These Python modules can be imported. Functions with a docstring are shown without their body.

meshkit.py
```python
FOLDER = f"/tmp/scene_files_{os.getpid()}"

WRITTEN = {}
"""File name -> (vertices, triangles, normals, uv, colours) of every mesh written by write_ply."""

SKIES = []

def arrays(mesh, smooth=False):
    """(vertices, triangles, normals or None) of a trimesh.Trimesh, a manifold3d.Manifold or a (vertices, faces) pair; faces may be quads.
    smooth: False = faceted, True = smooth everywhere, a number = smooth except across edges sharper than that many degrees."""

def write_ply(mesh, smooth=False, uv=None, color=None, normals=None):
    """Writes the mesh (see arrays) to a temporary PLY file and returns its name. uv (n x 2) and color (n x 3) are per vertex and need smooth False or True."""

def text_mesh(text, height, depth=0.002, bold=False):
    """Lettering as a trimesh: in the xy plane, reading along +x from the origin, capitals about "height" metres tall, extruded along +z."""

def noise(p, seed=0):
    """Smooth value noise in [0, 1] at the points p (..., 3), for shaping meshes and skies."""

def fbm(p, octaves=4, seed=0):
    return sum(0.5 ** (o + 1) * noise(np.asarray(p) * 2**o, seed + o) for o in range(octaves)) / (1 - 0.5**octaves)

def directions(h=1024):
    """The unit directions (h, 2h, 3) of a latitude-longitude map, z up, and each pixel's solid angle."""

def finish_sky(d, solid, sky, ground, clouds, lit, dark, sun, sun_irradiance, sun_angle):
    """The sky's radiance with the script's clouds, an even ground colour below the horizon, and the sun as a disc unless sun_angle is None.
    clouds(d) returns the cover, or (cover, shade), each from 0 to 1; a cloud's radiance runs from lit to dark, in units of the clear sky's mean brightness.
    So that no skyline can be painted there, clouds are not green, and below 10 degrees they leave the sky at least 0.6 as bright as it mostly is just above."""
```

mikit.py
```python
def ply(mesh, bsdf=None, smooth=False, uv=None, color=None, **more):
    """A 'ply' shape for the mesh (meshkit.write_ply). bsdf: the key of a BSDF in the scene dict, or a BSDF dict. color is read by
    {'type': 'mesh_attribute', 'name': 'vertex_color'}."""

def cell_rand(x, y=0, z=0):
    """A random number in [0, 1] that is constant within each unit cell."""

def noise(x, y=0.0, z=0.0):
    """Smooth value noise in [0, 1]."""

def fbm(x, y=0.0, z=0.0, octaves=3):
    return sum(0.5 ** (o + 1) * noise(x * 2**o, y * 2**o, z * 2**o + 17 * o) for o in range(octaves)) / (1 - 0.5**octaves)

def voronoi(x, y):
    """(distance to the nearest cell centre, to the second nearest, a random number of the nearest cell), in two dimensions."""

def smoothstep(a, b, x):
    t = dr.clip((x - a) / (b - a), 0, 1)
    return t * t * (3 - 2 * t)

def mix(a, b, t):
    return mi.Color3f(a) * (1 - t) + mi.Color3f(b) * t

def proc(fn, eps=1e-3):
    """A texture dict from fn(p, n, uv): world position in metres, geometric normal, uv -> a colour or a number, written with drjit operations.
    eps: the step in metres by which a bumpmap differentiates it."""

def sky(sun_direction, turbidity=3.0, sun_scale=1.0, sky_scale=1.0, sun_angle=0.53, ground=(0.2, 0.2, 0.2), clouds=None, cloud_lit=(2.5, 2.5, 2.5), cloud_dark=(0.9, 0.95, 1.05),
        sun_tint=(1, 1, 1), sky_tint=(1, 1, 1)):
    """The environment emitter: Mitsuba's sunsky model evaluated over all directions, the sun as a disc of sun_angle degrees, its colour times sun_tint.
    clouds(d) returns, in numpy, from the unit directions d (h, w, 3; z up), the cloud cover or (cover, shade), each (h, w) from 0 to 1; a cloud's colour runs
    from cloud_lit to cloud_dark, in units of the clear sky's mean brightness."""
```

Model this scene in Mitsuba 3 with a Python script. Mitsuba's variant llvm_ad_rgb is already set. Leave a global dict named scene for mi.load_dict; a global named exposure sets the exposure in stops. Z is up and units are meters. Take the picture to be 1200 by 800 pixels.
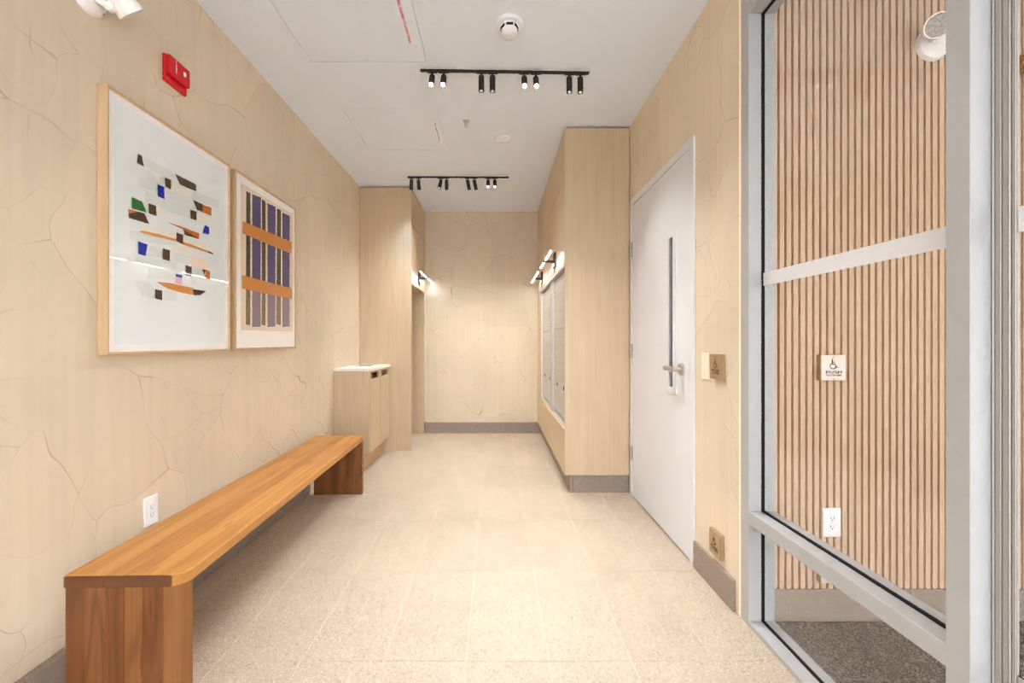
import math, random
import numpy as np, trimesh, drjit as dr, mitsuba as mi
import shapely, shapely.affinity
from shapely.geometry import Polygon, LineString, Point, box as sbox
from manifold3d import Manifold
import mikit, meshkit
from mikit import proc, noise, fbm, voronoi, smoothstep, mix, cell_rand

T = mi.ScalarTransform4f
scene, labels = {}, {}

# ------------------------------------------------------------------ camera, sky, exposure
exposure = -0.35
scene['camera'] = {'type': 'perspective', 'fov': 2 * math.degrees(math.atan(600 / 500)), 'fov_axis': 'x',
                   'principal_point_offset_x': 19 / 1200, 'near_clip': 0.02, 'far_clip': 200,
                   'to_world': T().look_at(origin=[0, 0, 1.15], target=[0, 1, 1.15], up=[0, 0, 1])}


def overcast(d):
    n = meshkit.fbm(d * 2.5, 4, 3)
    return np.clip(0.93 + 0.2 * (n - 0.5), 0, 1), np.clip(0.25 + 0.9 * (n - 0.5), 0, 1)


scene['sky'] = mikit.sky((-0.3, 0.75, 0.6), turbidity=5.0, sun_scale=0.0, sky_scale=44.0, ground=(0.35, 0.34, 0.33), clouds=overcast,
                         cloud_lit=(1.89, 1.88, 1.88), cloud_dark=(1.32, 1.32, 1.33), sky_tint=(1.0, 1.0, 1.0))
SPOT = 6.2             # strength of one track spotlight
TUBE = 115.0             # radiance of the picture-light tubes
LENS = 60.0            # radiance of the visible spotlight lenses
WARM = np.array([1.0, 0.975, 0.94])
ROOM = dict(xl=-1.435, xr=1.02, yb=5.365, yf=-1.75, zc=2.782, vest=2.75)


# ------------------------------------------------------------------ colour and materials
def lin(r, g, b):
    return [((c / 255 + 0.055) / 1.055) ** 2.4 if c > 10 else c / 255 / 12.92 for c in (r, g, b)]


def mat(name, color, rough=0.5, metallic=0.0, spec=0.5, bump=None, scale=1.0, **more):
    c = color if isinstance(color, dict) else {'type': 'rgb', 'value': list(map(float, color))}
    b = {'type': 'principled', 'base_color': c, 'roughness': float(rough), 'metallic': float(metallic), 'specular': float(spec), **more}
    if bump is not None:
        b = {'type': 'bumpmap', 'arbitrary': bump, 'scale': float(scale), 'bsdf': b}
    scene[name] = {'type': 'twosided', 'bsdf': b}


def plaster_fn(base, dark):
    base, dark = mi.Color3f(base), mi.Color3f(dark)

    def fn(p, n, uv):
        s, z = p.x + p.y, p.z
        streak = fbm(s * 46 + fbm(s * 3, z * 2) * 2.0, z * 1.5, 1.0)
        blotch = fbm(s * 2.1 + 9, z * 1.7, 4.0)
        k = 1 + 0.08 * (streak - 0.5) + 0.14 * (blotch - 0.5)
        a = s + 0.16 * (fbm(s * 2.2, z * 2.2, 2) - 0.5) + 0.035 * (noise(s * 13, z * 13, 5) - 0.5)
        b = z + 0.16 * (fbm(s * 2.2 + 40, z * 2.2, 2) - 0.5) + 0.035 * (noise(s * 13 + 30, z * 13, 5) - 0.5)
        d1, d2, r = voronoi(a / 0.38 + 3.3, b / 0.42 + 1.7)
        e1, e2, r2 = voronoi(a / 0.23 + 13.3, b / 0.27 + 8.1)
        m1 = smoothstep(0.36, 0.62, fbm(s * 4.1 + 7, z * 4.1, 2))
        m2 = smoothstep(0.46, 0.66, fbm(s * 4.3 + 17, z * 4.7, 6))
        c = (1 - smoothstep(0.002, 0.013, d2 - d1)) * m1
        f = (1 - smoothstep(0.002, 0.016, e2 - e1)) * m2 * 0.8
        c = dr.maximum(c, f) * (0.45 + 0.55 * noise(s * 19, z * 19, 8))
        tone = 1 + 0.05 * (r - 0.5) + 0.03 * (r2 - 0.5)
        return mix(base * k * tone, dark, 0.62 * c)
    return fn


def plaster_bump(p, n, uv):
    s, z = p.x + p.y, p.z
    return fbm(s * 45, z * 4, 1.0) * 0.0009 + noise(s * 6, z * 6, 3) * 0.002


mat('m_plaster', proc(plaster_fn(lin(209, 195, 175), lin(150, 133, 112))), 0.6, spec=0.3, bump=proc(plaster_bump, 2e-3))
mat('m_ceiling', lin(216, 224, 234), 0.9, spec=0.2)
mat('m_white', lin(226, 231, 238), 0.45)
mat('m_white_gloss', lin(238, 239, 240), 0.25)
mat('m_cream', lin(236, 218, 200), 0.4)
mat('m_door_paint', lin(208, 211, 216), 0.42)
mat('m_black', lin(24, 23, 23), 0.45)
mat('m_dark', lin(38, 32, 28), 0.8, spec=0.2)
mat('m_gasket', lin(22, 22, 22), 0.7, spec=0.2)
mat('m_ink', lin(40, 36, 36), 0.7, spec=0.2)
mat('m_red', lin(196, 10, 22), 0.3)
mat('m_red_ink', lin(190, 40, 52), 0.7)
mat('m_brown_ink', lin(150, 105, 70), 0.7)
mat('m_aluminium', lin(165, 167, 169), 0.45, metallic=0.1)
mat('m_bead', lin(168, 165, 162), 0.42, metallic=0.35)
mat('m_steel', lin(200, 198, 194), 0.28, metallic=1.0)
mat('m_mail_metal', lin(205, 204, 203), 0.38, metallic=0.45)
mat('m_mail_door', lin(190, 186, 182), 0.42, metallic=0.3)
mat('m_brass', lin(178, 153, 120), 0.4, metallic=0.6)
mat('m_gold', lin(190, 130, 50), 0.25, metallic=1.0)
mat('m_plate', lin(226, 220, 214), 0.4, metallic=0.35)
mat('m_counter', lin(232, 230, 228), 0.3)
mat('m_paper', lin(226, 234, 238), 0.9, spec=0.1)
mat('m_mat_board', lin(240, 240, 241), 0.9, spec=0.1)
mat('m_sidewalk', lin(205, 204, 202), 0.9, spec=0.2)
scene['m_glass'] = {'type': 'thindielectric', 'int_ior': 1.5}
scene['m_film'] = {'type': 'principledthin', 'base_color': {'type': 'rgb', 'value': lin(240, 242, 246)}, 'roughness': 0.7, 'diff_trans': 0.8}
scene['m_lens_grey'] = {'type': 'twosided', 'bsdf': {'type': 'principled', 'roughness': 0.25, 'base_color': proc(
    lambda p, n, uv: mix(lin(120, 110, 102), lin(175, 168, 160), noise(p.x * 160, p.y * 160, p.z * 160)))}}


def wood_fn(axis, base, dark, fine=150.0, amount=0.3, rings=0.25, cell=None, flecks=0.0):
    """Straight-grained wood whose grain runs along the axis; broad figure from stretched noise."""
    base, dark = mi.Color3f(base), mi.Color3f(dark)

    def fn(p, n, uv):
        q = [p.x, p.y, p.z]
        along = q.pop('xyz'.index(axis))
        a, b = q
        off = 0.0
        if cell:
            off = cell_rand(dr.floor(a / cell), dr.floor(b / cell)) * 7
        warp = fbm(a * 9 + off, b * 9, along * 0.9) * 2.2
        g = noise(a * fine, b * fine, along * 2.5 + off)
        g2 = fbm(a * fine * 0.3 + off, b * fine * 0.3, along * 1.4)
        figure = 0.5 + 0.5 * dr.sin(6.283 * (warp * 2.6 + (a + b) * 6))
        fl = smoothstep(0.80, 0.93, noise(a * 70 + 5, b * 70, along * 6 + off)) * flecks
        t = amount * (0.55 * g + 0.45 * g2) + rings * figure * figure + fl
        return mix(base, dark, dr.clip(t, 0, 1))
    return fn


mat('m_oak', proc(wood_fn('z', lin(199, 180, 154), lin(173, 150, 121), 170, 0.55, 0.10)), 0.5, spec=0.35)
mat('m_oak_frame', proc(wood_fn('z', lin(200, 173, 138), lin(172, 142, 104), 170, 0.5, 0.10)), 0.5, spec=0.35)
mat('m_oak_y', proc(wood_fn('y', lin(199, 180, 154), lin(173, 150, 121), 170, 0.55, 0.10)), 0.5, spec=0.35)
mat('m_oak_x', proc(wood_fn('x', lin(198, 168, 132), lin(168, 134, 98), 170, 0.55, 0.10)), 0.5, spec=0.35)
mat('m_slat', proc(wood_fn('z', lin(207, 181, 156), lin(176, 146, 118), 260, 0.45, 0.08)), 0.5, spec=0.3)
mat('m_slat_back', lin(112, 78, 46), 0.85, spec=0.15)
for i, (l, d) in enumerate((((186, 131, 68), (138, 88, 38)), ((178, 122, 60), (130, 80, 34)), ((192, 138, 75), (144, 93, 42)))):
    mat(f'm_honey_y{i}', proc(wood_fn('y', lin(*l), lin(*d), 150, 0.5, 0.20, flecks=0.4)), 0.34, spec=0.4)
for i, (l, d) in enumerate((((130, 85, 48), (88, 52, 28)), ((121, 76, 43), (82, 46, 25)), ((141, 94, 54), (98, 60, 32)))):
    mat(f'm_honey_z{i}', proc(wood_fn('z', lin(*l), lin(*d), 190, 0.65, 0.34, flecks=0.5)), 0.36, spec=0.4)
mat('m_honey_end', proc(wood_fn('x', lin(104, 64, 40), lin(70, 40, 24), 60, 0.6, 0.2)), 0.4, spec=0.4)


def stone_fn(base, spec_l, spec_d, cellx=None, celly=None):
    base, L, D = mi.Color3f(base), mi.Color3f(spec_l), mi.Color3f(spec_d)

    def fn(p, n, uv):
        g = noise(p.x * 420, p.y * 420, p.z * 420)
        h = noise(p.x * 190 + 3, p.y * 190, p.z * 190)
        m = fbm(p.x * 7, p.y * 7, p.z * 7)
        k = 1 + 0.14 * (m - 0.5)
        if cellx:
            k = k * (1 + 0.055 * (cell_rand((p.x + 1.0) / cellx, (p.y - 1.535) / celly) - 0.5))
        c = mix(base * k, L, smoothstep(0.72, 0.9, g) * 0.8)
        return mix(c, D, smoothstep(0.66, 0.9, h) * 0.5)
    return fn


mat('m_tile', proc(stone_fn(lin(169, 156, 140), lin(210, 199, 184), lin(130, 115, 100), 0.298, 0.603)), 0.5, spec=0.4)
mat('m_grout', lin(206, 192, 172), 0.9, spec=0.1)
mat('m_granite', proc(stone_fn(lin(138, 126, 115), lin(184, 172, 160), lin(104, 93, 84))), 0.5, spec=0.4)
mat('m_carpet', proc(lambda p, n, uv: mix(lin(44, 40, 38), lin(150, 140, 132), smoothstep(0.35, 0.85, noise(p.x * 400, p.y * 400, 2) * 0.65 + noise(p.x * 190, p.y * 190, 6) * 0.35))), 0.95, spec=0.05)
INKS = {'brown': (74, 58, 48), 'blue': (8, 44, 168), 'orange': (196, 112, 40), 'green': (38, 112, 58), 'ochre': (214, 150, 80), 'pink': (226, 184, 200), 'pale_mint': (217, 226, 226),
        'cream': (230, 231, 223), 'blush': (236, 222, 212), 'umber': (66, 56, 46), 'violet': (70, 58, 118), 'violet_glare': (128, 112, 132), 'umber_glare': (116, 100, 74), 'band': (206, 134, 52), 'buff': (226, 212, 196)}
for k, v in INKS.items():
    mat('m_ink_' + k, lin(*v), 0.85, spec=0.15)


# ------------------------------------------------------------------ mesh helpers
def chamfer_box(x0, x1, y0, y1, z0, z1, r=0.0):
    if r <= 0:
        m = trimesh.creation.box((x1 - x0, y1 - y0, z1 - z0))
        m.apply_translation(((x0 + x1) / 2, (y0 + y1) / 2, (z0 + z1) / 2))
        return m
    r = min(r, (x1 - x0) * .45, (y1 - y0) * .45, (z1 - z0) * .45)
    pts = []
    for x, sx in ((x0, 1), (x1, -1)):
        for y, sy in ((y0, 1), (y1, -1)):
            for z, sz in ((z0, 1), (z1, -1)):
                pts += [(x, y + sy * r, z + sz * r), (x + sx * r, y, z + sz * r), (x + sx * r, y + sy * r, z)]
    return trimesh.convex.convex_hull(np.array(pts))


def frame_of(axis):
    a = np.asarray(axis, float); a = a / np.linalg.norm(a)
    h = np.array([0, 0, 1.0]) if abs(a[2]) < .9 else np.array([1.0, 0, 0])
    u = np.cross(h, a); u /= np.linalg.norm(u)
    return u, np.cross(a, u), a


def lathe(profile, origin, axis, n=28):
    """Revolve (radius, height) pairs about the axis from the origin."""
    m = trimesh.creation.revolve(np.array(profile, float), sections=n)
    return place(m, origin, *frame_of(axis)[:2])


def rod(p0, p1, r, n=14):
    p0, p1 = np.asarray(p0, float), np.asarray(p1, float)
    L = np.linalg.norm(p1 - p0)
    return lathe([(0, 0), (r, 0), (r, L), (0, L)], p0, p1 - p0, n)


def place(m, origin, xa, ya):
    xa, ya = np.asarray(xa, float), np.asarray(ya, float)
    M = np.eye(4); M[:3, 0], M[:3, 1], M[:3, 2], M[:3, 3] = xa, ya, np.cross(xa, ya), origin
    m = m.copy(); m.apply_transform(M)
    return m


def extrude(poly, h):
    parts = [trimesh.creation.extrude_polygon(g, h, engine='earcut') for g in getattr(poly, 'geoms', [poly]) if not g.is_empty]
    return trimesh.util.concatenate(parts)


def join(*m):
    return trimesh.util.concatenate(list(m))


def put(key, mesh, m, smooth=False, **more):
    """One entry; a taken key gets the next three-digit number."""
    base, i = key, 0
    while key in scene:
        i += 1; key = f'{base}_{i:03d}'
    scene[key] = mesh if isinstance(mesh, dict) else mikit.ply(mesh, m, smooth, **more)
    return key


NAMES = {}


def thing(name, label=None, cat=None, group=None, kind=None):
    NAMES[name] = NAMES.get(name, -1) + 1
    key = name if NAMES[name] == 0 else f'{name}_{NAMES[name]:03d}'
    labels[key] = {k: v for k, v in (('label', label), ('category', cat), ('group', group), ('kind', kind)) if v}
    return key


def structure(key, label=None):
    labels[key] = {'kind': 'structure', **({'label': label} if label else {})}
    return key


def emit(rgb):
    return {'type': 'area', 'radiance': {'type': 'rgb', 'value': [float(c) for c in rgb]}}


def panel_hole(axis, a0, a1, z0, z1, holes, t0, t1):
    """Upright panel with rectangular holes. axis 'y': spans Y by Z, thickness X t0..t1; axis 'x': spans X by Z, thickness Y."""
    poly = sbox(a0, z0, a1, z1).difference(shapely.union_all([sbox(h[0], h[2], h[1], h[3]) for h in holes]))
    m = extrude(poly, t1 - t0)
    return place(m, (t0, 0, 0), (0, 1, 0), (0, 0, 1)) if axis == 'y' else place(m, (0, t1, 0), (1, 0, 0), (0, 0, 1))


XL, XR, YB, YF, ZC, XV = (ROOM[k] for k in ('xl', 'xr', 'yb', 'yf', 'zc', 'vest'))

# ------------------------------------------------------------------ shell
structure('wall_left', 'beige hand-troweled plaster wall with fine dark veins, behind the bench')
put('wall_left', chamfer_box(XL - .15, XL, YF, YB + .15, -.05, ZC + .15), 'm_plaster')
structure('wall_back', 'beige veined plaster wall at the far end of the corridor')
put('wall_back', chamfer_box(XL, XR + .3, YB, YB + .15, -.05, ZC + .15), 'm_plaster')
structure('wall_right', 'beige veined plaster wall around the grey door')
put('wall_right', join(chamfer_box(XR, XR + .14, 1.777, 2.182, -.05, ZC + .1), chamfer_box(XR, XR + .14, 2.182, 3.212, 2.208, ZC + .1),
                       chamfer_box(XR, XR + .14, 3.212, YB, -.05, ZC + .1)), 'm_plaster')
structure('trim_1', 'slim metal corner bead on the end of the right wall')
put('trim_1', lathe([(0, -.01), (.005, -.01), (.005, ZC - .01), (0, ZC - .01)], (XR + .001, 1.782, 0.012), (0, 0, 1), 10), 'm_cream', 40)
structure('wall_vestibule', 'vestibule end wall carrying the slats')
put('wall_vestibule', chamfer_box(XR + .002, XV + .1, 1.7775, 1.90, -.05, ZC + .1), 'm_slat_back')
structure('wall_vestibule_side', 'plain side wall of the vestibule')
put('wall_vestibule_side', chamfer_box(XV, XV + .12, YF, 1.7775, -.05, ZC + .1), 'm_plaster')

# ceiling with two cut-outs for the access panels
PAN = [(-1.08, -.405, 1.80, 2.49), (-1.075, -.412, 2.98, 3.63)]
poly = sbox(XL - .1, YF, XV + .1, YB + .1).difference(shapely.union_all([sbox(a - .002, c - .002, b + .002, d + .002) for a, b, c, d in PAN]))
structure('ceiling', 'smooth white painted ceiling')
put('ceiling', place(extrude(poly, .03), (0, 0, ZC), (1, 0, 0), (0, 1, 0)), 'm_ceiling')
structure('roof')
put('roof', chamfer_box(XL - .2, XV + .2, YF - .1, YB + .2, ZC + .06, ZC + .2), 'm_ceiling')

structure('floor', 'beige speckled stone tile floor with pale thin joints')
put('floor', chamfer_box(XL - .1, XV + .1, YF, YB + .1, -.12, -.0012), 'm_grout')
CW, RW, g = 0.298, 0.603, 0.0011
for i in range(-2, 8):
    for j in range(-6, 7):
        x0, x1, y0, y1 = -1.0 + i * CW, -1.0 + (i + 1) * CW, 1.535 + j * RW, 1.535 + (j + 1) * RW
        x0, x1, y0, y1 = max(x0, XL), min(x1, XR + .02), max(y0, YF), min(y1, YB)
        if x1 - x0 > .03 and y1 - y0 > .03:
            put('floor__tile', chamfer_box(x0 + g, x1 - g, y0 + g, y1 - g, -.010, 0, .0006), 'm_tile')
structure('floor_vestibule')
put('floor_vestibule', chamfer_box(1.125, XV, YF, 1.7775, -.02, -.001), 'm_granite')


def skirting(key, label, pieces, m):
    structure(key, label)
    for p in pieces:
        put(key + '__stone_piece', chamfer_box(*p, r=.0025), m)


BH = .136
skirting('baseboard_left', 'dark speckled stone skirting along the left wall', [(XL, XL + .032, -1.7 + k * 1.2, min(-1.7 + (k + 1) * 1.2 - .002, 3.23), 0, BH) for k in range(5) if -1.7 + k * 1.2 < 3.2], 'm_granite')
skirting('baseboard_back', 'brown speckled stone skirting across the far wall', [(-.893, .10, YB - .013, YB, 0, BH), (.102, .60, YB - .013, YB, 0, BH)], 'm_granite')
skirting('baseboard_right', 'brown speckled stone skirting between the door and the glass front', [(XR - .014, XR, 1.815, 2.176, 0, BH)], 'm_granite')
skirting('baseboard_vestibule', 'pale speckled stone skirting under the slats', [(1.128, 1.70, 1.748, 1.7775, 0, .133), (1.702, 2.30, 1.748, 1.7775, 0, .133), (2.302, XV, 1.748, 1.7775, 0, .133)], 'm_granite')

# slatted wall beyond the glass
structure('wall_slatted', 'wall of narrow pale oak slats on dark backing, beyond the glass')
put('wall_slatted__backing', chamfer_box(1.045, XV, 1.770, 1.7775, .134, ZC), 'm_slat_back')
PITCH = .02865
slat = mikit.ply(chamfer_box(-.0097, .0097, 1.755, 1.7715, .1335, ZC - .001, .0012), 'm_slat')
for k in range(57):
    put('wall_slatted__slat', {**slat, 'to_world': T().translate([1.1495 + (k - 1) * PITCH, 0, 0])}, None)

# carpet mat
rng = np.random.default_rng(4)
cx, cy = np.linspace(1.135, XV - .01, 200), np.linspace(-.6, 1.745, 290)
X, Y = np.meshgrid(cx, cy, indexing='ij')
Z = .006 + .004 * meshkit.noise(np.stack([X * 160, Y * 160, X * 0], -1), 2)
Z[0] = Z[-1] = 0; Z[:, 0] = Z[:, -1] = 0
idx = np.arange(X.size).reshape(X.shape)
q = np.stack([idx[:-1, :-1], idx[1:, :-1], idx[1:, 1:], idx[:-1, 1:]], -1).reshape(-1, 4)
thing('entrance_carpet', 'dark grey flecked entrance carpet in the vestibule below the slats', 'carpet')
put('entrance_carpet', (np.stack([X, Y, Z], -1).reshape(-1, 3), q), 'm_carpet', True)

# ------------------------------------------------------------------ glazed front between corridor and vestibule
structure('window_1', 'grey aluminium framed glass screen between the corridor and the vestibule')
FX0, FX1, GX = 1.022, 1.129, 1.0795
ZT0, ZT1, ZH0, ZH1 = .412, .463, 2.476, 2.519


def mullion(y0, y1):
    put('window_1__mullion', chamfer_box(FX0, FX1, y0, y1, 0, ZC, .0012), 'm_aluminium')


mullion(1.726, 1.777)
mullion(.919, .970)
mullion(-.93, -.88)
BAYS = [(.970, 1.726), (-.88, .876)]
for y0, y1 in BAYS:
    fx = FX0 if y0 > .5 else 1.0700
    put('window_1__sill', chamfer_box(fx, FX1, y0, y1, 0, .019, .001), 'm_aluminium')
    put('window_1__transom', chamfer_box(fx, FX1, y0, y1, ZT0, ZT1, .0012), 'm_aluminium')
    put('window_1__transom', chamfer_box(fx, FX1, y0, y1, ZH0, ZH1, .0012), 'm_aluminium')
    put('window_1__head', chamfer_box(fx, FX1, y0, y1, ZC - .03, ZC, .001), 'm_aluminium')
    GX, gw = (1.0795, .006) if y0 > .5 else (1.0735, .0015)
    for z0, z1 in ((.019, ZT0), (ZT1, ZH0), (ZH1, ZC - .03)):
        hole = sbox(y0 + gw, z0 + gw, y1 - gw if y0 > .5 else y1, z1 - gw)
        gask = extrude(sbox(y0, z0, y1, z1).difference(hole), gw * 1.6)
        pane = np.array([(GX, y0 + .002, z0 + .002), (GX, y1 - .002, z0 + .002), (GX, y1 - .002, z1 - .002), (GX, y0 + .002, z1 - .002)])
        pk = put('window_1__pane', (pane, np.array([[0, 3, 2], [0, 2, 1]])), 'm_glass')
        put(pk + '__gasket', place(gask, (GX - gw * .8, 0, 0), (0, 1, 0), (0, 0, 1)), 'm_gasket')
    put('window_1__privacy_band', chamfer_box(GX - .0013, GX - .0006, y0 + .0005, y1 - .0005, 1.374, 1.426), 'm_film')
    labels['window_1__privacy_band'] = {'label': 'white frosted band across the glass'}
# ribbed continuous hinge beside the wide post
put('window_1__hinge_leaf', chamfer_box(1.0715, 1.0745, .8765, .9165, 0, ZC - .03), 'm_bead')
for a, b, x in ((.9145, .9172, 1.0655), (.9030, .9140, 1.0690), (.8885, .8990, 1.0680), (.8850, .8878, 1.0660), (.8768, .8842, 1.0690)):
    put('window_1__hinge_rib', chamfer_box(x, 1.0714, a, b, .004, ZC - .031, .0012), 'm_bead')

# behind the camera: corridor wall with added daylight opening, vestibule open to the street
structure('window_2', 'street front glazing at the near end')
for x in (FX0 + .06, 1.9, XV - .05):
    put('window_2__mullion', chamfer_box(x, x + .05, YF, YF + .1, 0, 2.44, .001), 'm_aluminium')
put('window_2__head', chamfer_box(FX1, XV, YF, YF + .1, 2.44, 2.50, .001), 'm_aluminium')
put('window_2__sill', chamfer_box(FX1, XV, YF, YF + .1, 0, .05, .001), 'm_aluminium')
structure('wall_front', 'plaster wall with an added wide daylight opening at the near end of the corridor, behind the camera')
put('wall_front', place(extrude(sbox(XL - .15, -.05, FX1, ZC + .1).difference(sbox(-1.25, 0, .98, 2.6)), .1), (0, YF, 0), (1, 0, 0), (0, 0, 1)), 'm_plaster')
structure('wall_added_lintel', 'added wall above the street glazing of the vestibule')
put('wall_added_lintel', chamfer_box(FX1, XV, YF - .1, YF, 2.50, ZC + .1), 'm_plaster')  # unseen, added to hold daylight off the upper slats
structure('pavement')
put('pavement', chamfer_box(-14, 14, -16, YF, -.2, -.02), 'm_sidewalk')  # unseen ground, made pale to bounce daylight up to the ceiling

# ------------------------------------------------------------------ grey door in the right wall
D = structure('door_1', 'light grey flush door with a narrow vision strip and steel lever')
FXD = XR - .010
put(D + '__frame', join(chamfer_box(FXD, XR + .05, 2.180, 2.229, 0, 2.208, .0015), chamfer_box(FXD, XR + .05, 3.163, 3.212, 0, 2.208, .0015), chamfer_box(FXD, XR + .05, 2.229, 3.163, 2.160, 2.208, .0015)), 'm_door_paint')
put(D + '__stop', join(chamfer_box(XR + .05, XR + .08, 2.18, 2.245, 0, 2.2), chamfer_box(XR + .05, XR + .08, 3.147, 3.212, 0, 2.2), chamfer_box(XR + .05, XR + .08, 2.2, 3.2, 2.143, 2.205)), 'm_dark')
slabm = panel_hole('y', 2.2315, 3.1605, .012, 2.155, [(2.40, 2.51, .88, 1.757)], FXD + .003, FXD + .046)
S = put(D + '__leaf', slabm, 'm_door_paint')
vp = sbox(2.378, .856, 2.532, 1.779).difference(sbox(2.424, .890, 2.480, 1.747))
put(S + '__vision_trim', place(extrude(vp, .011), (FXD - .006, 0, 0), (0, 1, 0), (0, 0, 1)), 'm_door_paint')
put(S + '__vision_glass', (np.array([(FXD + .03, 2.402, .882), (FXD + .03, 2.508, .882), (FXD + .03, 2.508, 1.755), (FXD + .03, 2.402, 1.755)]), np.array([[0, 3, 2], [0, 2, 1]])), 'm_glass')
RZ, RY = 1.0, 2.322
put(D + '__lever', join(lathe([(0, 0), (.034, 0), (.034, .008), (.030, .012), (0, .012)], (FXD + .003, RY, RZ), (-1, 0, 0), 30), rod((FXD - .005, RY, RZ), (FXD - .046, RY, RZ), 0.012),
                        chamfer_box(FXD - .056, FXD - .040, RY - .012, RY + .118, RZ - .013, RZ + .013, .005)), 'm_steel', 40)
labels[D + '__lever'] = {'label': 'brushed steel lever handle'}
put(D + '__strike_plate', chamfer_box(FXD - .0008, FXD + .004, 2.2225, 2.2275, .945, 1.06), 'm_steel')
for hz in (1.83, 1.08, .325):
    hm = [rod((FXD - .008, 3.164, hz - .052 + k * .036), (FXD - .008, 3.164, hz - .052 + k * .036 + .033), .009, 12) for k in range(3)]
    put(D + '__hinge', join(*hm, chamfer_box(FXD - .002, FXD + .002, 3.152, 3.178, hz - .05, hz + .05)), 'm_bead', 40)
structure('wall_stairwell')
put('wall_stairwell', join(chamfer_box(2.3, 2.4, 1.95, 3.6, 0, ZC), chamfer_box(XR + .14, 2.4, 1.93, 1.97, 0, ZC), chamfer_box(XR + .14, 2.4, 3.55, 3.6, 0, ZC)), 'm_ceiling')


# ------------------------------------------------------------------ push plates, outlets, switch
def wheelchair(s):
    """The wheelchair symbol, s tall, centred."""
    shp = [Point(-.06, .43).buffer(.07), LineString([(-.07, .33), (-.05, -.02), (.2, -.02), (.32, -.32), (.42, -.28)]).buffer(.042), LineString([(-.06, .18), (.18, .18)]).buffer(.035)]
    th = np.radians(np.linspace(112, 345, 26))
    shp.append(LineString([(.0 + .27 * math.cos(t), -.18 + .27 * math.sin(t)) for t in th]).buffer(.036))
    return extrude(shapely.affinity.scale(shapely.union_all(shp), s, s, origin=(0, 0)), .0006)


def centred(text, h, depth=.0006, bold=True, width=None):
    m = meshkit.text_mesh(text, h, depth, bold)
    if width:
        m.apply_scale((width / (m.bounds[1, 0] - m.bounds[0, 0]), 1, 1))
    m.apply_translation((-m.bounds[:, 0].mean(), 0, 0))
    return m


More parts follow.
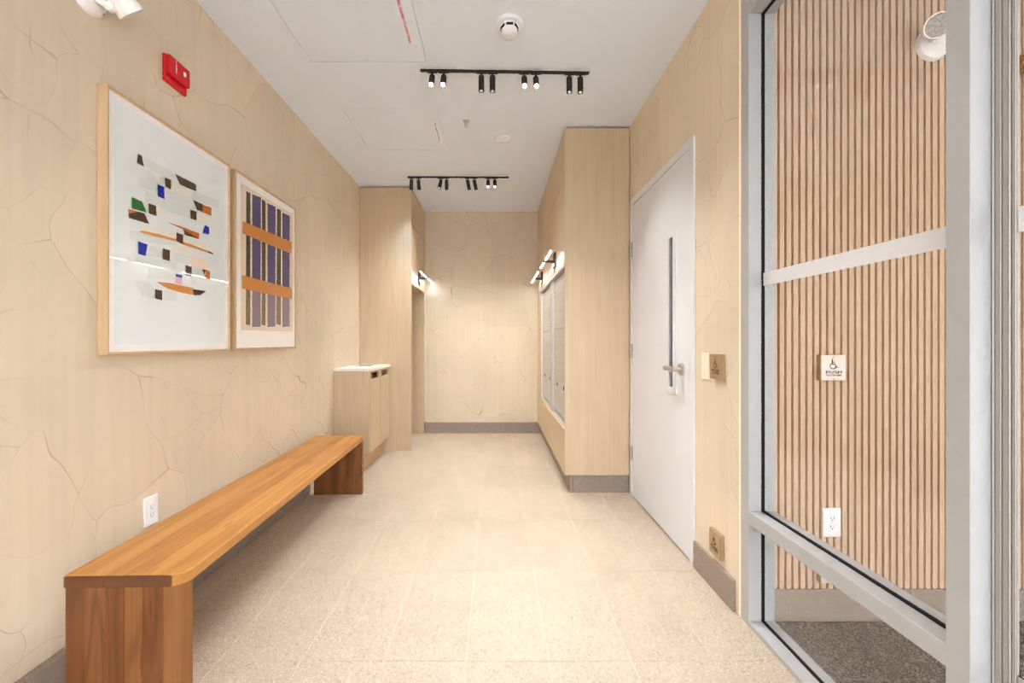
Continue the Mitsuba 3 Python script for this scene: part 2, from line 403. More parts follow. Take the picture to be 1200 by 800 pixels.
def push_plate(label, origin, xa, w, h, depth, face, side):
    """Accessible door button box: origin at the middle of its back, reading direction xa."""
    k = thing('push_plate', label, 'door button', 'wheelchair push plates')
    xa, up = np.array(xa, float), np.array([0, 0, 1.0])
    put(k + '__box', place(chamfer_box(-w / 2, w / 2, -h / 2, h / 2, 0, depth - .004, .001), origin, xa, up), side)
    put(k + '__cover', place(chamfer_box(-w / 2 + .001, w / 2 - .001, -h / 2 + .001, h / 2 - .001, depth - .004, depth, .0035), origin, xa, up), face)
    o = np.array(origin) + np.cross(xa, up) * depth
    put(k + '__symbol', place(wheelchair(.043), o + up * .0145 - xa * .003, xa, up), 'm_ink')
    put(k + '__lettering', join(place(centred('PUSH', .0105, width=.064), o - up * .0235, xa, up), place(centred('TO OPEN', .0065, width=.060), o - up * .0345, xa, up)), 'm_ink')
    for dz in (.044, -.046):
        put(k + '__screw', place(trimesh.creation.cylinder(.0022, .001, sections=10), o + up * dz, xa, up), 'm_ink')
    return k


push_plate('brass wheelchair push plate at hand height beside the cream switch plate', (XR, 1.945, 1.036), (0, -1, 0), .098, .114, .019, 'm_brass', 'm_brass')
push_plate('brass wheelchair push plate low on the wall just above the stone skirting', (XR, 1.955, .225), (0, -1, 0), .098, .112, .019, 'm_brass', 'm_brass')
push_plate('pale square wheelchair push plate at hand height on the slatted wall', (1.369, 1.755, 1.044), (1, 0, 0), .101, .106, .027, 'm_plate', 'm_brass')
push_plate('wheelchair push plate low on the slatted wall, mostly behind the grey transom', (1.369, 1.755, .225), (1, 0, 0), .101, .112, .027, 'm_plate', 'm_brass')

k = thing('switch_plate', 'blank cream switch plate between the grey door and the brass push plate', 'switch plate')
put(k + '__plate', chamfer_box(XR - .006, XR, 2.030, 2.106, .968, 1.096, .002), 'm_cream')
for zz in (.99, 1.074):
    put(k + '__screw', rod((XR - .0068, 2.068, zz), (XR - .004, 2.068, zz), .003, 10), 'm_steel')


def outlet(label, origin, xa, w=.074, h=.119):
    k = thing('wall_outlet', label, 'outlet', 'white double outlets')
    xa, up = np.array(xa, float), np.array([0, 0, 1.0])
    put(k + '__plate', place(chamfer_box(-w / 2, w / 2, -h / 2, h / 2, 0, .006, .002), origin, xa, up), 'm_white_gloss')
    put(k + '__insert', place(chamfer_box(-.0168, .0168, -.0335, .0335, .005, .0075, .001), origin, xa, up), 'm_white')
    slots = []
    for dz in (.0185, -.0155):
        slots += [chamfer_box(-.0075, -.0058, dz - .004, dz + .0045, .007, .0079), chamfer_box(.0055, .0072, dz - .0032, dz + .004, .007, .0079)]
        c = trimesh.creation.cylinder(.0024, .0009, sections=10); c.apply_translation((0, dz - .0095, .0075)); slots.append(c)
    put(k + '__slots', place(join(*slots), origin, xa, up), 'm_ink')


outlet('white double outlet on the plaster wall just above the wooden bench', (XL, 1.771, .449), (0, 1, 0))
outlet('white double outlet on the slatted wall above the grey transom', (1.379, 1.755, .408), (1, 0, 0))


# ------------------------------------------------------------------ emergency lamps and fire alarm
def emergency(label, origin, n, arm, knuckle, lens, axis, r0=.036, r1=.046, L=.085):
    k = thing('emergency_lamp', label, 'emergency light')
    put(k + '__base', lathe([(0, 0), (.066, 0), (.066, .006), (.060, .016), (.03, .022), (0, .022)], origin, n, 36), 'm_white_gloss', 35)
    put(k + '__arm', join(rod(arm, knuckle, .010, 14), lathe([(0, -.008), (.017, -.008), (.017, .008), (0, .008)], knuckle, np.cross(n, (0, 0, 1)), 20)), 'm_white_gloss', 40)
    a = np.array(axis, float); a /= np.linalg.norm(a)
    back = np.array(lens) - a * L
    put(k + '__head', lathe([(0, 0), (r0 * .8, 0), (r0, .008), (r1, L - .004), (r1, L), (r1 - .004, L), (r1 - .005, L - .008), (0, L - .008)], back, a, 32), 'm_white_gloss', 35)
    put(k + '__lens', lathe([(0, 0), (r1 - .0055, 0), (r1 - .0055, .004), (0, .006)], back + a * (L - .008), a, 28), 'm_lens_grey', 35)
    o = np.array(origin) + np.array(n) * .0125
    side = np.cross((0, 0, 1), n)
    put(k + '__screw', rod(o + side * .045 + np.array((0, 0, -.034)), o + side * .045 + np.array((0, 0, -.034)) + np.array(n) * .004, .005, 10), 'm_ink')


emergency('white emergency lamp high on the left plaster wall, its head turned down the corridor', (XL, 1.497, 2.368), (1, 0, 0), (XL + .018, 1.50, 2.36), (-1.372, 1.520, 2.341), (-1.335, 1.566, 2.350), (.28, .62, -.62))
emergency('white emergency lamp high on the slatted wall, partly hidden by the grey post', (1.79, 1.755, 2.366), (0, -1, 0), (1.785, 1.735, 2.372), (1.765, 1.715, 2.376), (1.712, 1.648, 2.372), (-.42, -.82, -.32), .036, .045, .055)

k = thing('fire_alarm', 'red wall-mounted fire alarm with white lettering above the large framed print', 'fire alarm')
put(k + '__base', chamfer_box(XL, XL + .016, 1.832, 1.962, 2.274, 2.392, .004), 'm_red')
put(k + '__housing', chamfer_box(XL + .014, XL + .034, 1.834, 1.960, 2.306, 2.390, .006), 'm_red')
for c, dz in zip('FIRE', (2.369, 2.354, 2.339, 2.324)):
    put(k + '__letter', place(centred(c, .0105), (XL + .034, 1.872, dz), (0, 1, 0), (0, 0, 1)), 'm_white')
put(k + '__strobe', chamfer_box(XL + .032, XL + .038, 1.915, 1.928, 2.340, 2.360, .003), 'm_white_gloss')

# ------------------------------------------------------------------ framed prints
ART1 = {
    'pale_mint': [[(1.703,1.886),(1.867,1.887),(1.871,1.87),(1.81,1.849),(1.787,1.851),(1.703,1.85)],[(1.721,1.838),(1.778,1.844),(1.81,1.847),(1.81,1.808),(1.772,1.805),(1.721,1.802)],[(1.68,1.801),(1.773,1.804),(1.773,1.775),(1.68,1.755)],[(1.846,1.847),(1.897,1.847),(1.999,1.853),(2.166,1.865),(2.166,1.824),(2.007,1.812),(1.846,1.807)],[(1.711,1.757),(1.773,1.753),(1.831,1.756),(1.972,1.761),(1.962,1.719),(1.767,1.698),(1.711,1.715)],[(1.809,1.754),(1.831,1.8),(1.979,1.805),(2.007,1.77),(1.972,1.761)],[(1.637,1.578),(1.684,1.585),(1.876,1.59),(1.876,1.571),(1.788,1.558),(1.637,1.541)],[(1.722,1.541),(1.8,1.542),(1.8,1.499),(1.713,1.494)],[(1.665,1.489),(1.8,1.495),(1.876,1.492),(1.876,1.462),(1.73,1.456),(1.665,1.451)],[(1.839,1.542),(1.965,1.544),(1.965,1.503),(1.839,1.496)],[(1.971,1.494),(2.04,1.495),(2.049,1.456),(1.969,1.451)],[(1.727,1.451),(1.872,1.447),(1.872,1.42),(1.722,1.403)],[(1.67,1.389),(1.736,1.389),(1.76,1.365),(1.76,1.328),(1.7,1.328),(1.67,1.365)],[(1.796,1.364),(1.831,1.373),(1.882,1.367),(1.882,1.328),(1.796,1.324)],[(1.965,1.436),(2.009,1.437),(2.009,1.416),(1.965,1.415)]],
    'cream': [[(1.74,1.842),(1.787,1.849),(1.784,1.815),(1.751,1.828)],[(1.846,1.842),(1.899,1.848),(1.979,1.848),(1.972,1.806),(1.846,1.807)],[(1.767,1.711),(1.819,1.714),(1.831,1.69),(1.768,1.67)],[(2.002,1.758),(2.089,1.764),(2.085,1.726),(2.002,1.718)],[(1.684,1.612),(1.824,1.626),(1.876,1.627),(1.876,1.6),(1.684,1.587)],[(1.917,1.629),(2.121,1.626),(2.117,1.597),(1.994,1.597),(1.917,1.596)],[(1.839,1.538),(1.876,1.576),(1.965,1.575),(1.965,1.547)]],
    'blush': [[(1.972,1.546),(2.072,1.55),(2.092,1.515),(2.088,1.498),(1.971,1.499)]],
    'ochre': [[(1.684,1.583),(1.7,1.592),(1.788,1.598),(1.876,1.6),(1.994,1.597),(2.085,1.592),(2.088,1.584),(2.04,1.584),(1.916,1.586),(1.876,1.59),(1.77,1.584),(1.702,1.582)],[(1.769,1.397),(1.831,1.402),(1.98,1.399),(1.981,1.366),(1.909,1.368),(1.831,1.376)]],
    'orange': [[(2.045,1.806),(2.109,1.81),(2.107,1.77),(2.04,1.77)],[(1.633,1.657),(1.677,1.66),(1.634,1.638)],[(1.824,1.661),(1.916,1.663),(2.022,1.662),(2.022,1.636),(1.919,1.654)],[(2.068,1.497),(2.098,1.495),(2.096,1.455),(2.049,1.456),(2.069,1.478)]],
    'green': [[(1.647,1.707),(1.695,1.705),(1.717,1.669),(1.648,1.664)]],
    'pink': [[(1.872,1.432),(1.909,1.43),(1.909,1.403),(1.872,1.408)]],
    'brown': [[(1.674,1.886),(1.693,1.886),(1.703,1.849),(1.671,1.849)],[(1.869,1.884),(1.999,1.885),(1.999,1.854),(1.897,1.848)],[(1.811,1.847),(1.846,1.848),(1.844,1.807),(1.813,1.809)],[(1.979,1.807),(2.045,1.806),(2.04,1.77),(2.007,1.77)],[(1.726,1.708),(1.763,1.71),(1.767,1.67),(1.729,1.669)],[(1.633,1.638),(1.677,1.66),(1.705,1.662),(1.729,1.626),(1.634,1.624)],[(1.962,1.756),(2.002,1.758),(2.002,1.718),(1.965,1.717)],[(1.919,1.653),(2.022,1.635),(1.928,1.631)],[(2.085,1.592),(2.119,1.589),(2.117,1.583),(2.088,1.584)],[(1.877,1.629),(1.917,1.629),(1.916,1.586),(1.877,1.593)],[(1.8,1.543),(1.839,1.542),(1.837,1.496),(1.8,1.498)],[(1.932,1.495),(1.971,1.494),(1.969,1.451),(1.934,1.452)],[(2.039,1.496),(2.067,1.497),(2.057,1.474)],[(1.981,1.392),(2.07,1.394),(2.025,1.37),(1.984,1.366)],[(1.76,1.365),(1.796,1.364),(1.796,1.324),(1.759,1.328)]],
    'blue': [[(1.772,1.803),(1.807,1.804),(1.809,1.754),(1.773,1.753)],[(2.06,1.711),(2.092,1.71),(2.09,1.673),(2.044,1.67)],[(1.676,1.543),(1.72,1.541),(1.711,1.493),(1.677,1.494)],[(1.872,1.447),(1.909,1.446),(1.909,1.433),(1.872,1.435)]],
}
ART2 = {  # lower stripe inks: print tone with some glass reflection painted in
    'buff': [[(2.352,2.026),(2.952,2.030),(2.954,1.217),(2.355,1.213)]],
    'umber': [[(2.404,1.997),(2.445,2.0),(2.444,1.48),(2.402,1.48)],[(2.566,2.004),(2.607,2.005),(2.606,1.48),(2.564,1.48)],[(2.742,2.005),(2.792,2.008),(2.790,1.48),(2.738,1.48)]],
    'umber_glare': [[(2.402,1.48),(2.444,1.48),(2.443,1.242),(2.400,1.246)],[(2.564,1.48),(2.606,1.48),(2.604,1.247),(2.561,1.251)],[(2.738,1.48),(2.790,1.48),(2.789,1.257),(2.735,1.261)]],
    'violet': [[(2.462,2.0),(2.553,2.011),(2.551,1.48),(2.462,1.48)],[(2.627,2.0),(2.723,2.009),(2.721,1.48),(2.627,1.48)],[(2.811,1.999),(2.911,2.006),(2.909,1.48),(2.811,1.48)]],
    'violet_glare': [[(2.462,1.48),(2.551,1.48),(2.55,1.239),(2.462,1.233)],[(2.627,1.48),(2.721,1.48),(2.72,1.245),(2.627,1.239)],[(2.811,1.48),(2.909,1.48),(2.908,1.252),(2.811,1.245)]],
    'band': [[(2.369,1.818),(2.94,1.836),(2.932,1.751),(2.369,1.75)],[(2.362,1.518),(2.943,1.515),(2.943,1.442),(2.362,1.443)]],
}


def framed(label, y0, y1, z0, z1, art, board, margin):
    k = thing('framed_print', label, 'picture')
    xf, w = XL + .037, .010
    for a in ((y0, y0 + w, z0, z1), (y1 - w, y1, z0, z1), (y0 + w, y1 - w, z0, z0 + w), (y0 + w, y1 - w, z1 - w, z1)):
        put(k + '__frame_rail', chamfer_box(XL + .001, xf, *a, r=.0012), 'm_oak_frame')
    xp = XL + .028
    pk = put(k + '__print', chamfer_box(XL + .004, xp, y0 + w, y1 - w, z0 + w, z1 - w), board)
    if margin:
        put(k + '__print__mat_board', place(extrude(sbox(y0 + w, z0 + w, y1 - w, z1 - w).difference(sbox(y0 + w + margin, z0 + w + margin, y1 - w - margin, z1 - w - margin)), .0012), (xp, 0, 0), (0, 1, 0), (0, 0, 1)), 'm_mat_board')
    for i, (ink, polys) in enumerate(art.items()):
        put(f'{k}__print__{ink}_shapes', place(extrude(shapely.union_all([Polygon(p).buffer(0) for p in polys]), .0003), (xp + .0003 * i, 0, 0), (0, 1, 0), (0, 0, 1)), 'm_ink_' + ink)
    xg = xf - .003
    put(k + '__glass', (np.array([(xg, y0 + w, z0 + w), (xg, y1 - w, z0 + w), (xg, y1 - w, z1 - w), (xg, y0 + w, z1 - w)]), np.array([[0, 1, 2], [0, 2, 3]])), 'm_glass')


framed('large oak-framed abstract print with scattered brown, blue and orange paper shapes', 1.534, 2.250, 1.101, 2.078, ART1, 'm_paper', .028)
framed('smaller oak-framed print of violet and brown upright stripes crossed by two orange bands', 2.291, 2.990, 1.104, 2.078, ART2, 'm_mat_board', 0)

# ------------------------------------------------------------------ bench
BK = thing('bench', 'long honey-coloured oak bench with solid panel legs along the left wall', 'bench')
bl, bw = 1.952, .367
yd = np.array([-.048, 1.952, 0]); yd /= np.linalg.norm(yd)
xd = np.array([yd[1], -yd[0], 0])
P0 = np.array([-1.322, 1.297, 0])


def outline(r_list, inset=0.0):
    pts = []
    for (cx, cy, a0), r in zip(((0, 0, 180), (bw, 0, 270), (bw, bl, 0), (0, bl, 90)), r_list):
        sx, sy = (1 if cx == 0 else -1), (1 if cy == 0 else -1)
        o = np.array((cx + sx * r, cy + sy * r))
        for t in np.radians(np.linspace(a0, a0 + 90, 14)):
            pts.append(o + (r - min(inset, r * .9)) * np.array((math.cos(t), math.sin(t))))
    return np.array(pts)


R = (.014, .055, .014, .014)
SB = .398; ST = .4355


def layers(zs):
    return np.vstack([np.column_stack([outline(R, i), np.full(56, z)]) for z, i in zs])


slab = Manifold.hull_points(layers([(SB, .003), (SB + .003, 0), (ST - .004, 0), (ST, .004)]))
legs = Manifold.hull_points(layers([(0, .004), (SB, .004)]))
EDGES = [0, .066, .128, .186, .240, .302, bw]


def slice_(m, x0, x1, y0, y1):
    c = m ^ Manifold.cube((x1 - x0, y1 - y0, 2)).translate((x0, y0, -1))
    mm = c.to_mesh()
    t = trimesh.Trimesh(mm.vert_properties[:, :3], mm.tri_verts, process=False)
    M = np.eye(4); M[:3, 0], M[:3, 1], M[:3, 3] = xd, yd, P0
    t.apply_transform(M)
    return t


tone = [0, 2, 0, 1, 2, 0]; tl = [1, 0, 1, 2, 1, 2]
for i in range(6):
    e = .00025
    x0, x1 = EDGES[i] + (e if i else -.01), EDGES[i + 1] - (e if i < 5 else -.01)
    sk = put(BK + '__top_stave', slice_(slab, x0, x1, .0031, bl + .01), f'm_honey_y{tone[i]}', 25)
    put(sk + '__end_grain', slice_(slab, x0, x1, -.01, .003), 'm_honey_end')
for a, b in ((-.01, .047), (bl - .047, bl + .01)):
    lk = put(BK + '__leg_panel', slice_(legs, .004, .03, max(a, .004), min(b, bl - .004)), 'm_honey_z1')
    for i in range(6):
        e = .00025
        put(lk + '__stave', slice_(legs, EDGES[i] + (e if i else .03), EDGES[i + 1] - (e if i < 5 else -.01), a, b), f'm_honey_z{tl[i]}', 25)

# ------------------------------------------------------------------ low recycling cabinet
k = thing('recycling_cabinet', 'low pale oak recycling cabinet with a white top behind the bench', 'cabinet')
put(k + '__side_panel', chamfer_box(XL + .002, -1.118, 3.776, 3.796, .155, .888, .0008), 'm_oak')
put(k + '__body', join(chamfer_box(XL + .002, -1.16, 3.798, 4.478, .155, .175), chamfer_box(XL + .002, -1.16, 3.798, 4.478, .785, .80), chamfer_box(XL + .002, XL + .02, 3.798, 4.478, .175, .80)), 'm_oak_y')
put(k + '__kick_board', chamfer_box(XL + .002, -1.172, 3.786, 4.478, 0, .155), 'm_oak_x')
for y0, y1 in ((3.798, 4.134), (4.138, 4.474)):
    d = put(k + '__door', panel_hole('y', y0, y1, .158, .885, [(y0 + .022, y1 - .045, .812, .868)], -1.138, -1.118), 'm_oak')
    put(d + '__slot_liner', join(chamfer_box(-1.30, -1.139, y0 + .01, y1 - .02, .866, .884), chamfer_box(-1.31, -1.30, y0 + .01, y1 - .02, .80, .884)), 'm_oak_y')
    put(d + '__inner_flap', chamfer_box(-1.165, -1.155, y0 + .03, y1 - .13, .812, .846), 'm_oak_x')
top = sbox(XL + .002, 3.762, -1.104, 4.482).difference(Point(-1.30, 4.22).buffer(.0735, 24))
put(k + '__counter_top', place(extrude(top, .023), (0, 0, .888), (1, 0, 0), (0, 1, 0)), 'm_counter')
put(k + '__disposal_ring', lathe([(.072, 0), (.092, 0), (.092, .003), (.086, .006), (.074, .006), (.072, .003), (.072, 0)], (-1.30, 4.22, .911), (0, 0, 1), 40), 'm_steel', 40)
put(k + '__chute', lathe([(.0725, -.07), (.0733, -.07), (.0733, .0), (.0725, .0), (.0725, -.07)], (-1.30, 4.22, .911), (0, 0, 1), 36), 'm_steel', 40)

# ------------------------------------------------------------------ tall niche cabinet, left
TOPZ = ZC - .012
k = thing('niche_cabinet', 'tall pale oak cabinet with an open niche on the left near the far wall', 'cabinet')
put(k + '__front_panel', chamfer_box(XL + .002, -.888, 4.484, 4.508, 0, TOPZ, .001), 'm_oak')
for z0, z1 in ((1.754, 2.381), (2.389, TOPZ)):
    put(k + '__upper_panel', chamfer_box(-.908, -.888, 4.509, 5.363, z0, z1, .0008), 'm_oak')
put(k + '__soffit', chamfer_box(XL + .002, -.909, 4.509, 5.363, 1.756, 1.776), 'm_oak_y')
put(k + '__end_panel', chamfer_box(XL + .002, -.896, 5.335, 5.363, 0, 1.755), 'm_oak')
put(k + '__back_panel', chamfer_box(XL + .002, XL + .02, 4.509, 5.334, 0, 1.755), 'm_oak')
put(k + '__top_board', chamfer_box(XL + .002, -.909, 4.509, 5.363, TOPZ - .02, TOPZ), 'm_oak')

# ------------------------------------------------------------------ tall mail cabinet, right
k = thing('mail_cabinet', 'tall pale oak cabinet on the right that holds the mailboxes, on a stone plinth', 'cabinet')
CX, CY = .524, 3.237
put(k + '__end_panel', chamfer_box(CX, XR - .006, CY, CY + .022, .136, TOPZ, .001), 'm_oak')
put(k + '__carcass', join(chamfer_box(.668, XR - .006, CY + .024, YB - .002, .136, TOPZ), chamfer_box(CX + .022, .667, CY + .024, YB - .002, TOPZ - .03, TOPZ), chamfer_box(CX + .022, .667, CY + .024, YB - .002, 1.742, 1.757), chamfer_box(CX + .022, .667, CY + .024, YB - .002, .449, .464)), 'm_oak')
for y0, y1, z0, z1 in ((CY + .024, 4.231, .136, .466), (4.239, YB - .002, .136, .466), (CY + .024, 4.231, 1.742, 2.380), (CY + .024, 4.231, 2.388, TOPZ), (4.239, YB - .002, 1.742, TOPZ), (5.035, YB - .002, .4665, 1.7415)):
    put(k + '__face_panel', chamfer_box(CX, CX + .021, y0, y1, z0, z1, .0008), 'm_oak')
put(k + '__ledge', chamfer_box(CX - .004, .63, CY + .024, 5.034, .466, .482, .002), 'm_oak_y')
put(k + '__plinth', chamfer_box(.589, XR - .006, CY + .016, CY + .030, 0, .133, .002), 'm_granite')
put(k + '__plinth', chamfer_box(.565, .588, CY + .020, 5.35, 0, .133, .002), 'm_granite')


def mailbox(label, y0, y1, cols, cw, c0):
    k = thing('mailbox_unit', label, 'mailboxes', None)
    put(k + '__body', chamfer_box(.640, .664, y0, y1, .486, 1.738), 'm_mail_metal')
    put(k + '__frame', join(chamfer_box(.534, .571, y0, y0 + .03, .492, 1.725), chamfer_box(.534, .571, y1 - .03, y1, .492, 1.725), chamfer_box(.520, .571, y0, y1, 1.722, 1.740, .002), chamfer_box(.536, .571, y0, y1, .486, .494)), 'm_mail_metal')
    a0, a1 = y0 + .034, y1 - .034
    put(k + '__bottom_trim', chamfer_box(.548, .565, a0, a1, .502, .512), 'm_mail_metal')
    step = (a1 - a0) / cols
    for r in range(6):
        zb = 1.608 - .1483 * r - .05
        for c in range(cols):
            d = put(k + '__mailbox_door', chamfer_box(.549, .571, a0 + c * step + .001, a0 + (c + 1) * step - .001, zb + .0015, zb + .1465, .001), 'm_mail_door')
            yl = a0 + (c + .5) * step
            put(d + '__lock', rod((.551, yl, zb + .05), (.5455, yl, zb + .05), .0085, 12), 'm_steel', 40)
            put(d + '__lock__keyhole' if False else d + '__keyway', chamfer_box(.5448, .546, yl - .004, yl + .004, zb + .043, zb + .049), 'm_ink')
    half = (a1 - a0) / 2
    for c in range(2):
        d = put(k + '__parcel_door', chamfer_box(.549, .571, a0 + c * half + .001, a0 + (c + 1) * half - .001, .524, .8155, .001), 'm_mail_door')
        put(d + '__lock', rod((.551, a0 + (c + .35) * half, .775), (.544, a0 + (c + .35) * half, .775), .014, 14), 'm_ink', 40)
        put(d + '__number_tag', chamfer_box(.5478, .55, a0 + (c + .6) * half - .012, a0 + (c + .6) * half + .012, .722, .734), 'm_white')


mailbox('silver bank of mailbox doors, the nearer of two set into the right cabinet', 3.268, 4.058, 5, .148, 3.3)
mailbox('silver bank of mailbox doors, the farther of two set into the right cabinet', 4.150, 5.030, 4, .195, 4.2)


# ------------------------------------------------------------------ picture lights
def tube_light(label, wall_x, s, yc, z):
    """s = +1 when the lamp stands off a wall that faces +X, -1 the other way."""
    k = thing('tube_light', label, 'wall lamp')
    xt = wall_x + s * .088
    put(k + '__wall_plate', chamfer_box(*sorted((wall_x + s * .0006, wall_x + s * .012)), yc - .05, yc + .05, z - .065, z + .065, .002), 'm_black')
    put(k + '__arm', join(rod((wall_x + s * .01, yc, z - .012), (xt, yc, z - .006), .011), rod((xt, yc - .034, z), (xt, yc + .034, z), .0155, 18)), 'm_black', 40)
    half = [(math.cos(t), math.sin(t)) for t in np.radians(np.linspace(-12, 192, 19))]
    put(k + '__reflector', place(extrude(Polygon([(.0122 * a, .0122 * b) for a, b in half] + [(.0106 * a, .0106 * b) for a, b in half[::-1]]), .76), (xt, yc - .38 + .76, z), (1, 0, 0), (0, 0, 1)), 'm_white', 40)
    for y0 in (yc - .378, yc + .035):
        t = rod((xt, y0, z), (xt, y0 + .343, z), .0095, 20)
        key = put(k + '__tube', t, 'm_white', 40)
        scene[key]['emitter'] = emit(TUBE * np.array([1.0, .93, .82]))
    put(k + '__cord', rod((wall_x + s * .006, yc + .01, z - .07), (wall_x + s * .006, yc + .012, z - .105), .003, 8), 'm_black', 40)


tube_light('glowing tube lamp above the nearer mailboxes on the right cabinet', CX, -1, 3.765, 1.865)
tube_light('glowing tube lamp above the farther mailboxes, close to the far wall', CX, -1, 4.80, 1.865)
tube_light('glowing tube lamp above the open niche of the left cabinet', -.888, 1, 4.93, 1.890)

# ------------------------------------------------------------------ track lights
ORD = ['first', 'second', 'third', 'fourth', 'fifth', 'sixth', 'seventh', 'eighth']


def track(which, ax, bx, y, slope, power, heads):
    """heads: (x, sideways tilt, tilt towards the camera, lit face seen)"""
    k = thing('ceiling_track', f'slim black ceiling track carrying eight spotlights, the {which} of the two', 'track')
    yy = lambda x: y + slope * (x - ax)
    m = chamfer_box(0, math.hypot(bx - ax, slope * (bx - ax)), -.008, .008, -.012, 0, .0015)
    d = np.array([1, slope, 0]); d /= np.linalg.norm(d)
    put(k + '__rail', place(m, (ax, y, ZC), d, (-d[1], d[0], 0)), 'm_black')
    for i, (x, tx, ty) in enumerate(heads):
        a = np.array([math.tan(math.radians(tx)), -math.tan(math.radians(ty)), -1.0]); a /= np.linalg.norm(a)
        how = 'with bright lens' if ty > 15 else ('pointing left' if tx < -5 else 'pointing right' if tx > 5 else 'pointing straight down')
        h = thing('track_spotlight', f'black spotlight {how}, {ORD[i]} from left on the {which} track', 'spotlight', f'spotlights on the {which} track')
        o = np.array([x, yy(x), ZC - .019])
        put(h + '__adapter', join(chamfer_box(x - .03, x + .03, o[1] - .007, o[1] + .007, ZC - .018, ZC - .0125, .001), rod((x, o[1], ZC - .02), (x, o[1], ZC - .047), .006, 10)), 'm_black')
        top = np.array([x, o[1], ZC - .05]) - a * .016
        L, r = .093, .0172
        put(h + '__body', lathe([(0, 0), (r - .002, 0), (r, .002), (r, L), (r - .0018, L), (r - .0018, L - .037), (0, L - .037)], top, a, 24), 'm_black', 35)
        e = put(h + '__lens', lathe([(0, 0), (r - .002, 0), (r - .002, .001), (0, .0025)], top + a * (L - .0365), a, 20), 'm_white')
        scene[e]['emitter'] = emit(LENS * np.array([1.0, .93, .82]))
        p = top + a * (L + .002)
        scene['beam_' + h] = {'type': 'spot', 'intensity': {'type': 'rgb', 'value': (power * WARM).tolist()}, 'cutoff_angle': 42.0, 'beam_width': 12.0,
                              'to_world': T().look_at(origin=p.tolist(), target=(p + a).tolist(), up=[0, 1, .01])}


track('nearer', -.452, .565, 2.562, .025, SPOT, [(-.383, 0, 33), (-.313, 0, 33), (-.087, 0, 1), (-.02, 0, 1), (.172, 0, 33), (.242, 0, 33), (.445, 0, 3), (.512, 0, 3)])
track('farther', -.872, .130, 4.222, .01, 0.72 * SPOT, [(-.835, -4, -8), (-.765, 3, -10), (-.545, -10, 18), (-.487, 0, -12), (-.278, 12, -12), (-.212, 13, -12), (-.077, 0, 33), (-.010, 0, 33)])

# ------------------------------------------------------------------ ceiling fittings
k = thing('smoke_detector', 'white round smoke detector on a wide base near the top of the photo', 'smoke detector')
put(k + '__base', lathe([(0, 0), (.070, 0), (.070, .006), (.060, .014), (0, .014)], (.070, 2.19, ZC), (0, 0, -1), 40), 'm_white', 35)
put(k + '__body', lathe([(0, .013), (.044, .013), (.044, .022), (.040, .024), (.040, .036), (.042, .037), (.037, .052), (.025, .060), (0, .062)], (.070, 2.19, ZC), (0, 0, -1), 40), 'm_white', 35)
vent = []
for a in range(6):
    t = math.radians(a * 60 - 90)
    m = chamfer_box(-.017, .017, -.002, .002, -.005, .005)
    vent.append(place(m, (.070 + .0412 * math.cos(t), 2.19 + .0412 * math.sin(t), ZC - .030), (-math.sin(t), math.cos(t), 0), (math.cos(t), math.sin(t), 0)))
put(k + '__vents', join(*vent), 'm_ink')
k = thing('ceiling_sensor', 'flat white round ceiling disc between the two tracks', 'ceiling disc')
put(k + '__rim', lathe([(.055, 0), (.066, 0), (.066, .006), (.060, .012), (.055, .010), (.055, 0)], (.055, 3.43, ZC), (0, 0, -1), 40), 'm_white', 35)
put(k + '__cover', lathe([(0, 0), (.054, 0), (.054, .008), (.03, .012), (0, .013)], (.055, 3.43, ZC), (0, 0, -1), 40), 'm_white', 35)
k = thing('sprinkler_head', 'small chrome sprinkler head hanging from the ceiling', 'sprinkler')
sx, sy = -.220, 3.16
put(k + '__rosette', lathe([(0, 0), (.026, 0), (.024, .004), (.010, .007), (0, .007)], (sx, sy, ZC), (0, 0, -1), 24), 'm_steel', 35)
put(k + '__frame', join(rod((sx, sy, ZC - .005), (sx, sy, ZC - .016), .009), rod((sx - .008, sy, ZC - .015), (sx - .010, sy, ZC - .036), .0025, 8), rod((sx + .008, sy, ZC - .015), (sx + .010, sy, ZC - .036), .0025, 8), rod((sx - .011, sy, ZC - .036), (sx + .011, sy, ZC - .036), .003, 8)), 'm_steel', 40)
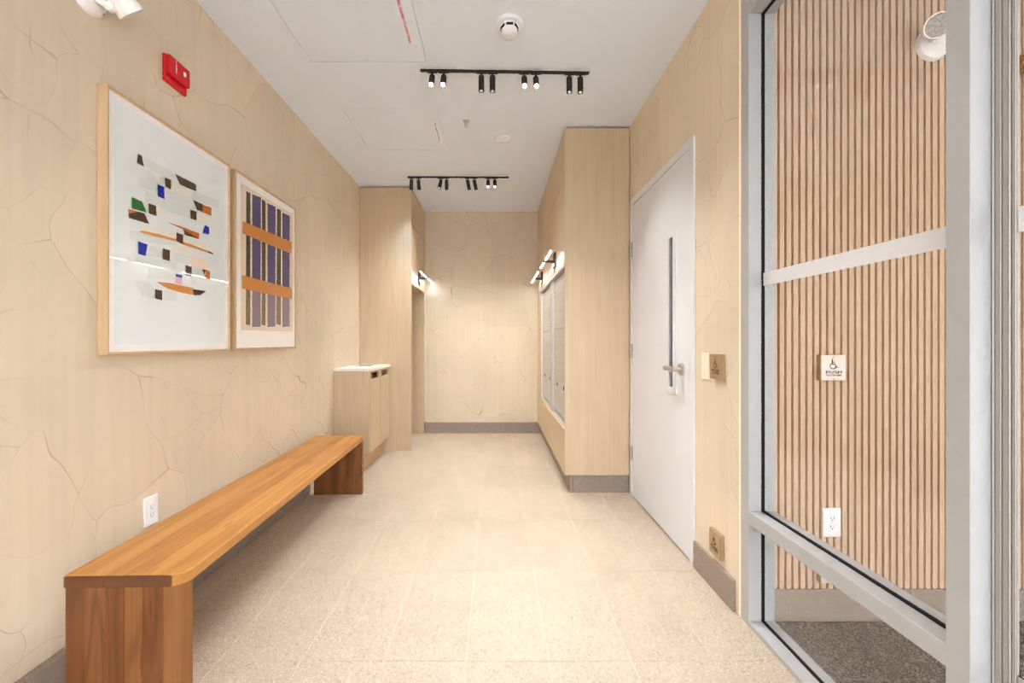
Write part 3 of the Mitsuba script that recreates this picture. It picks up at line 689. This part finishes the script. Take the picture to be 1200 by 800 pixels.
put(k + '__deflector', lathe([(0, 0), (.016, 0), (.016, .0015), (0, .0015)], (sx, sy, ZC - .041), (0, 0, -1), 20), 'm_steel')

screws = [[(-.445, 2.36), (-.43, 2.18), (-.74, 2.47)], [(-.74, 3.03), (-.432, 3.13), (-.432, 3.58), (-.73, 3.60)]]
for i, (a, b, c, d) in enumerate(PAN):
    k = thing('access_panel', ('white ceiling access panel with red lettering, nearest the camera', 'white ceiling access panel with a small paper label, between the two tracks')[i], 'ceiling panel')
    put(k + '__panel', chamfer_box(a, b, c, d, ZC + .0005, ZC + .02, .0015), 'm_ceiling')
    for x, y in screws[i]:
        put(k + '__screw', rod((x, y, ZC + .002), (x, y, ZC - .002), .0045, 10), 'm_steel')
    if i == 0:
        t = meshkit.text_mesh('for Alt. Solution Control Valve', .0155, .0006, True)
        t.apply_translation((-t.bounds[1, 0], 0, 0))
        t.apply_scale((.335 / (t.bounds[1, 0] - t.bounds[0, 0]), 1, 1))
        put(k + '__lettering', place(t, (-.474, 2.335, ZC + .0005), (0, 1, 0), (1, 0, 0)), 'm_red_ink')
        labels[k + '__lettering'] = {'label': 'red lettering'}
    else:
        put(k + '__paper_label', chamfer_box(-.470, -.438, 3.16, 3.50, ZC - .0006, ZC + .001), 'm_white')
        t = meshkit.text_mesh('Alt. Control Valve', .012, .0005, True)
        t.apply_scale((.29 / (t.bounds[1, 0] - t.bounds[0, 0]), 1, 1))
        put(k + '__lettering', place(t, (-.462, 3.18, ZC - .0006), (0, 1, 0), (1, 0, 0)), 'm_brown_ink')

# brass lamp on the slatted wall at the right edge
k = thing('brass_lamp', 'brass cylinder fitting on the slatted wall at the right edge of the photo', 'wall lamp')
put(k + '__shade', lathe([(0, 0), (.024, 0), (.031, .02), (.031, .15), (.029, .15), (.029, .01), (0, .01)], (2.085, 1.71, 2.262), (1, 0, 0.06), 30), 'm_gold', 35)
put(k + '__mount', join(rod((2.20, 1.757, 2.262), (2.20, 1.70, 2.264), .012), lathe([(0, 0), (.03, 0), (.03, .008), (0, .008)], (2.20, 1.756, 2.262), (0, -1, 0), 24)), 'm_gold', 35)
